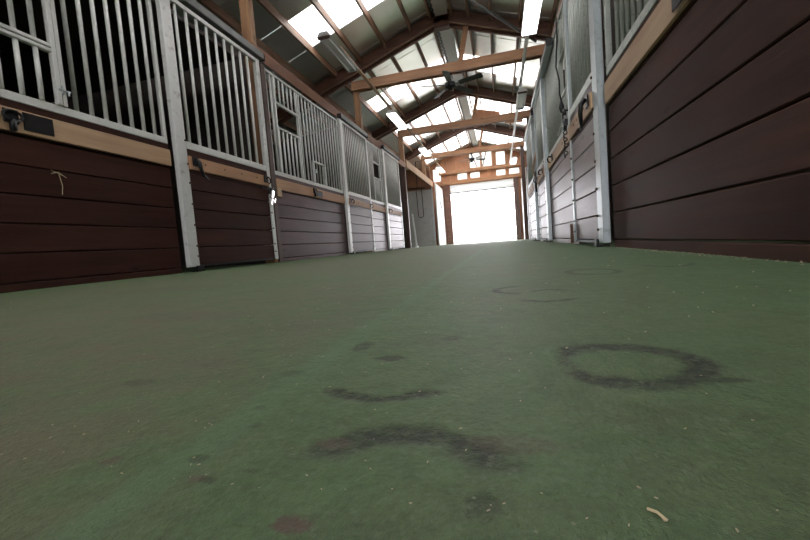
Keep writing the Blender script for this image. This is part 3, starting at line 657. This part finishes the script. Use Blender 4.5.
# plywood bulkhead pieces seen inside the second truss on the right
for k, (pts, lb) in enumerate((([(-.62,3.95),(.25,4.15),(.25,4.36),(-.62,4.60)], 'left'), ([(.40,3.95),(.98,3.90),(.98,4.12),(.40,4.20)], 'right'))):
    mb = MB(); y = 13.6
    (a,b_),(c_,d_),(e,f_),(g_,h_) = pts
    mb.hexa([(a,y,b_),(c_,y,d_),(c_,y+.02,d_),(a,y+.02,b_),(g_,y,h_),(e,y,f_),(e,y+.02,f_),(g_,y+.02,h_)])
    o = recenter(mb.build('plywood_sheet', M_ply)); tag(o, 'pinkish plywood sheet fixed under the right roof slope behind the second truss, %s piece' % lb, 'plywood sheet')

# ------------------------------------------------------------------ lamps and conduit
def lamp(x, y0, y1, z, w, lit, label):
    t = thing('tube_light', label, 'light fixture', (x, (y0+y1)/2, z), 'tube lights along the conduits')
    mb = MB(); h = .07
    mb.hexa([(x-w/2,y0,z),(x+w/2,y0,z),(x+w/2,y1,z),(x-w/2,y1,z),(x-w*.28,y0,z+h),(x+w*.28,y0,z+h),(x+w*.28,y1,z+h),(x-w*.28,y1,z+h)]); 
    mb.build('reflector', M_lampoff, t, bevel=.003)
    if lit:
        mb = MB(); mb.box(x-w*.47, x+w*.47, y0+.02, y1-.02, z-.030, z-.001); mb.build('diffuser', M_lit, t, bevel=.006)
    else:
        for sx in (-.25, .25):
            mb = MB(); mb.tube([(x+sx*w, y0+.04, z-.022), (x+sx*w, y1-.04, z-.022)], .016, 10); mb.build('tube', M_tube, t, smooth=True)
        mb = MB(); mb.box(x-w*.42, x+w*.42, y0, y0+.035, z-.035, z-.001); mb.build('end_cap', M_dkpost, t)
        mb = MB(); mb.box(x-w*.42, x+w*.42, y1-.035, y1, z-.035, z-.001); mb.build('end_cap', M_metalG, t)
    for yy in (y0+.15, y1-.15):
        mb = MB(); mb.tube([(x, yy, z+h-.003), (x, yy, 3.60)], .006, 6); mb.build('hanger', M_metalG, t)
    return t
LX, RXx = -2.50, .68
lamp(LX, 5.75, 7.00, 3.49, .24, False, 'unlit twin tube light fixture, nearest on the left above the stalls')
lamp(LX, 9.55, 10.90, 3.49, .25, True, 'glowing white tube light on the left, second along the conduit')
lamp(LX, 13.5, 14.75, 3.49, .25, True, 'glowing white tube light on the left, third along the conduit')
lamp(LX, 17.3, 18.6, 3.49, .26, True, 'glowing white tube light on the left, closest to the far gable')
lamp(RXx, 5.78, 7.00, 3.49, .25, True, 'large glowing white tube light at top right, nearest on the right')
lamp(.72, 9.62, 10.85, 3.49, .24, False, 'unlit galvanised tube light fixture, second on the right')
lamp(.80, 17.4, 18.7, 3.49, .27, True, 'small glowing white light on the right near the far gable')
mb = MB(); mb.box(LX-.03, LX+.03, 6.4, 19.0, 3.60, 3.645); o = recenter(mb.build('conduit', M_tan, bevel=.003)); tag(o, 'long pale raceway carrying the left row of tube lights', 'conduit')
mb = MB(); mb.box(RXx-.03, RXx+.03, 5.6, 19.0, 3.60, 3.645); o = recenter(mb.build('conduit', M_lampoff, bevel=.003)); tag(o, 'long grey raceway carrying the right row of tube lights', 'conduit')

# ------------------------------------------------------------------ ceiling fans
def fan(x, y, z, R, ztop, label, nb=5, a0=.3, tilt=-.28):
    t = thing('ceiling_fan', label, 'ceiling fan', (x, y, z-.08), 'ceiling fans')
    mb = MB(); mb.tube([(x,y,z-.07),(x,y,z-.05),(x,y,z+.04),(x,y,z+.07)], [.05,.10,.11,.05], 20); mb.build('motor', M_fan, t, smooth=True)
    mb = MB(); mb.tube([(x,y,z+.06),(x,y,ztop-.04)], .013, 8); mb.build('downrod', M_fan, t, smooth=True)
    mb = MB(); mb.tube([(x,y,ztop-.05),(x,y,ztop-.002)], [.03,.06], 16); mb.build('canopy', M_fan, t, smooth=True)
    mb = MB(); mb.tube([(x,y,z-.11),(x,y,z-.07)], [.035,.05], 14); mb.build('switch_housing', M_fan, t, smooth=True)
    for k in range(nb):
        a = a0 + 2*PI*k/nb; d = Vector((math.cos(a), math.sin(a), 0)); n = Vector((-math.sin(a), math.cos(a), 0))
        up = Vector((0,0,1))
        w0, w1 = .055, .075; P = []
        for (rr, ww) in ((.20, w0), (R-.03, w1), (R, w1*.7)):
            for sg in (-1, 1): P.append((rr, ww*sg))
        mb = MB(); V = []
        for dz in (-.004, .004):
            V.append([mb.bm.verts.new(Vector((x,y,z)) + d*rr + (n*math.cos(tilt) + up*math.sin(tilt))*ww + up*dz) for rr, ww in P])
        for L, flip in ((V[0], 0), (V[1], 1)):
            for i in (0, 2): mb.bm.faces.new((L[i], L[i+1], L[i+3], L[i+2]))
        loop = [0, 1, 3, 5, 4, 2]
        for i in range(6): q, w = loop[i], loop[(i+1)%6]; mb.bm.faces.new((V[0][q], V[0][w], V[1][w], V[1][q]))
        bl = mb.build('blade', M_fang if k == 4 else M_fan, t)
        mb = MB(); mb.beam(Vector((x,y,z)) + d*.09, Vector((x,y,z)) + d*.24, .03, .01); mb.build('blade_iron', M_fan, bl)
    return t
fan(-.83, 8.38, 3.44, .72, 3.67, 'black ceiling fan hanging under the first tie beam', 5, -.32)
fan(-.93, 16.18, 3.42, .60, 3.67, 'small black ceiling fan far away under the third tie beam', 5, .5)

# ------------------------------------------------------------------ bits on the floor
def strawbit(x, y, L, a, r, label, mat, name, cat, h=0):
    z = flz(x, y) + r*.8 + .0015
    d = Vector((math.cos(a), math.sin(a), 0))*L/2
    mb = MB(); mb.tube([Vector((x,y,z))-d, Vector((x,y,z+.001)), Vector((x,y,z))+d], r, 6); o = recenter(mb.build(name, mat)); tag(o, label, cat)
strawbit(.056, .168, .0080, 2.25, .0006, 'short pale piece of straw lying on the green floor at bottom right', M_straw, 'straw', 'straw')
mb = MB()
for k in range(330):
    y = .16 + 3.6*random.random()**2; x = random.uniform(-2.6, .7) if y > .8 else random.uniform(-.6, .45)*(.4+y)
    x = max(-2.8, min(.72, x)); s = random.uniform(.0005, .0013)*(.30+.9*y) if y < 1.5 else random.uniform(.001, .002)
    a = random.uniform(0, PI); z = flz(x, y)+.0016
    d = Vector((math.cos(a), math.sin(a), 0))
    mb.beam(Vector((x,y,z))-d*s*1.4, Vector((x,y,z+s*.4))+d*s*1.4, s, s*.7)
for k in range(220):                                   # dust and chips collected along the right wall
    y = random.uniform(.9, 2.9); x = XR-.003-random.random()**2*.05; s = random.uniform(.001, .0028); z = flz(x, y)+.0016
    a = random.uniform(0, PI); d = Vector((math.cos(a), math.sin(a), 0)); mb.beam(Vector((x,y,z))-d*s, Vector((x,y,z+s*.4))+d*s, s, s*.7)
o = mb.build('wood_shavings', M_chip); tag(o, 'pale wood shavings and crumbs scattered over the green floor', 'debris', kind='stuff')

mb = MB(); mb.tube([(XL+.002, 1.93, .775), (XL+.008, 1.97, .79), (XL+.003, 2.02, .76)], .0022, 5); mb.tube([(XL+.003, 1.975, .785), (XL+.010, 1.985, .70), (XL+.004, 1.98, .64)], .0022, 5); mb.tube([(XL+.003, 1.93, .80), (XL+.006, 2.0, .77)], .0018, 5)
o = recenter(mb.build('straw_wisp', M_straw)); tag(o, 'pale wisp of straw caught between the dark planks on the left', 'straw')

# ------------------------------------------------------------------ light
w = bpy.data.worlds.new('sky'); bpy.context.scene.world = w; w.use_nodes = True
bg = w.node_tree.nodes['Background']; bg.inputs[0].default_value = (.97, .95, 1.0, 1); bg.inputs[1].default_value = 9.0
def portal(x, y, z, rx, sx, sy, ry=0):
    L = bpy.data.lights.new('daylight_portal', 'AREA'); L.shape = 'RECTANGLE'; L.size = sx; L.size_y = sy; L.cycles.is_portal = True
    o = bpy.data.objects.new('daylight_portal', L); C.objects.link(o); o.location = (x, y, z); o.rotation_euler = (rx, ry, 0)
portal(-.81, Y1-.17, 1.25, -PI/2, 3.3, 2.6)
portal(-.9, Y0+.02, 1.4, PI/2, 3.2, 2.9)
sl = math.atan(RS)
for a, b_ in skyY:
    for sg, xe in ((-1, SKX[-1]), (1, SKX[1])):
        xm = (RX+xe)/2; L = abs(xe-RX)/math.cos(sl)
        portal(xm, (a+b_)/2, roofz(xm)-.02, 0, L, b_-a, sl*sg*-1 if sg > 0 else sl*-1*-1*-1)

# ------------------------------------------------------------------ camera
cam = bpy.data.cameras.new('camera'); co = bpy.data.objects.new('camera', cam); C.objects.link(co)
cam.sensor_width = 36; cam.lens = 377.94/810*36; cam.clip_start = .01; cam.clip_end = 300
yaw, pitch, roll = .251045, -.0655468, -.0790903
fwd = Vector((-math.sin(yaw)*math.cos(pitch), math.cos(yaw)*math.cos(pitch), math.sin(pitch)))
rt = Vector((math.cos(yaw), math.sin(yaw), 0)); up = rt.cross(fwd)
r2 = rt*math.cos(roll) + up*math.sin(roll); u2 = -rt*math.sin(roll) + up*math.cos(roll)
Mx = Matrix((r2, u2, -fwd)).transposed().to_4x4(); Mx.translation = Vector((0, 0, .11)); co.matrix_world = Mx
sc = bpy.context.scene; sc.camera = co
vs = sc.view_settings; vs.view_transform = 'Standard'; vs.look = 'None'; vs.gamma = 1; vs.use_curve_mapping = False; vs.exposure = .32
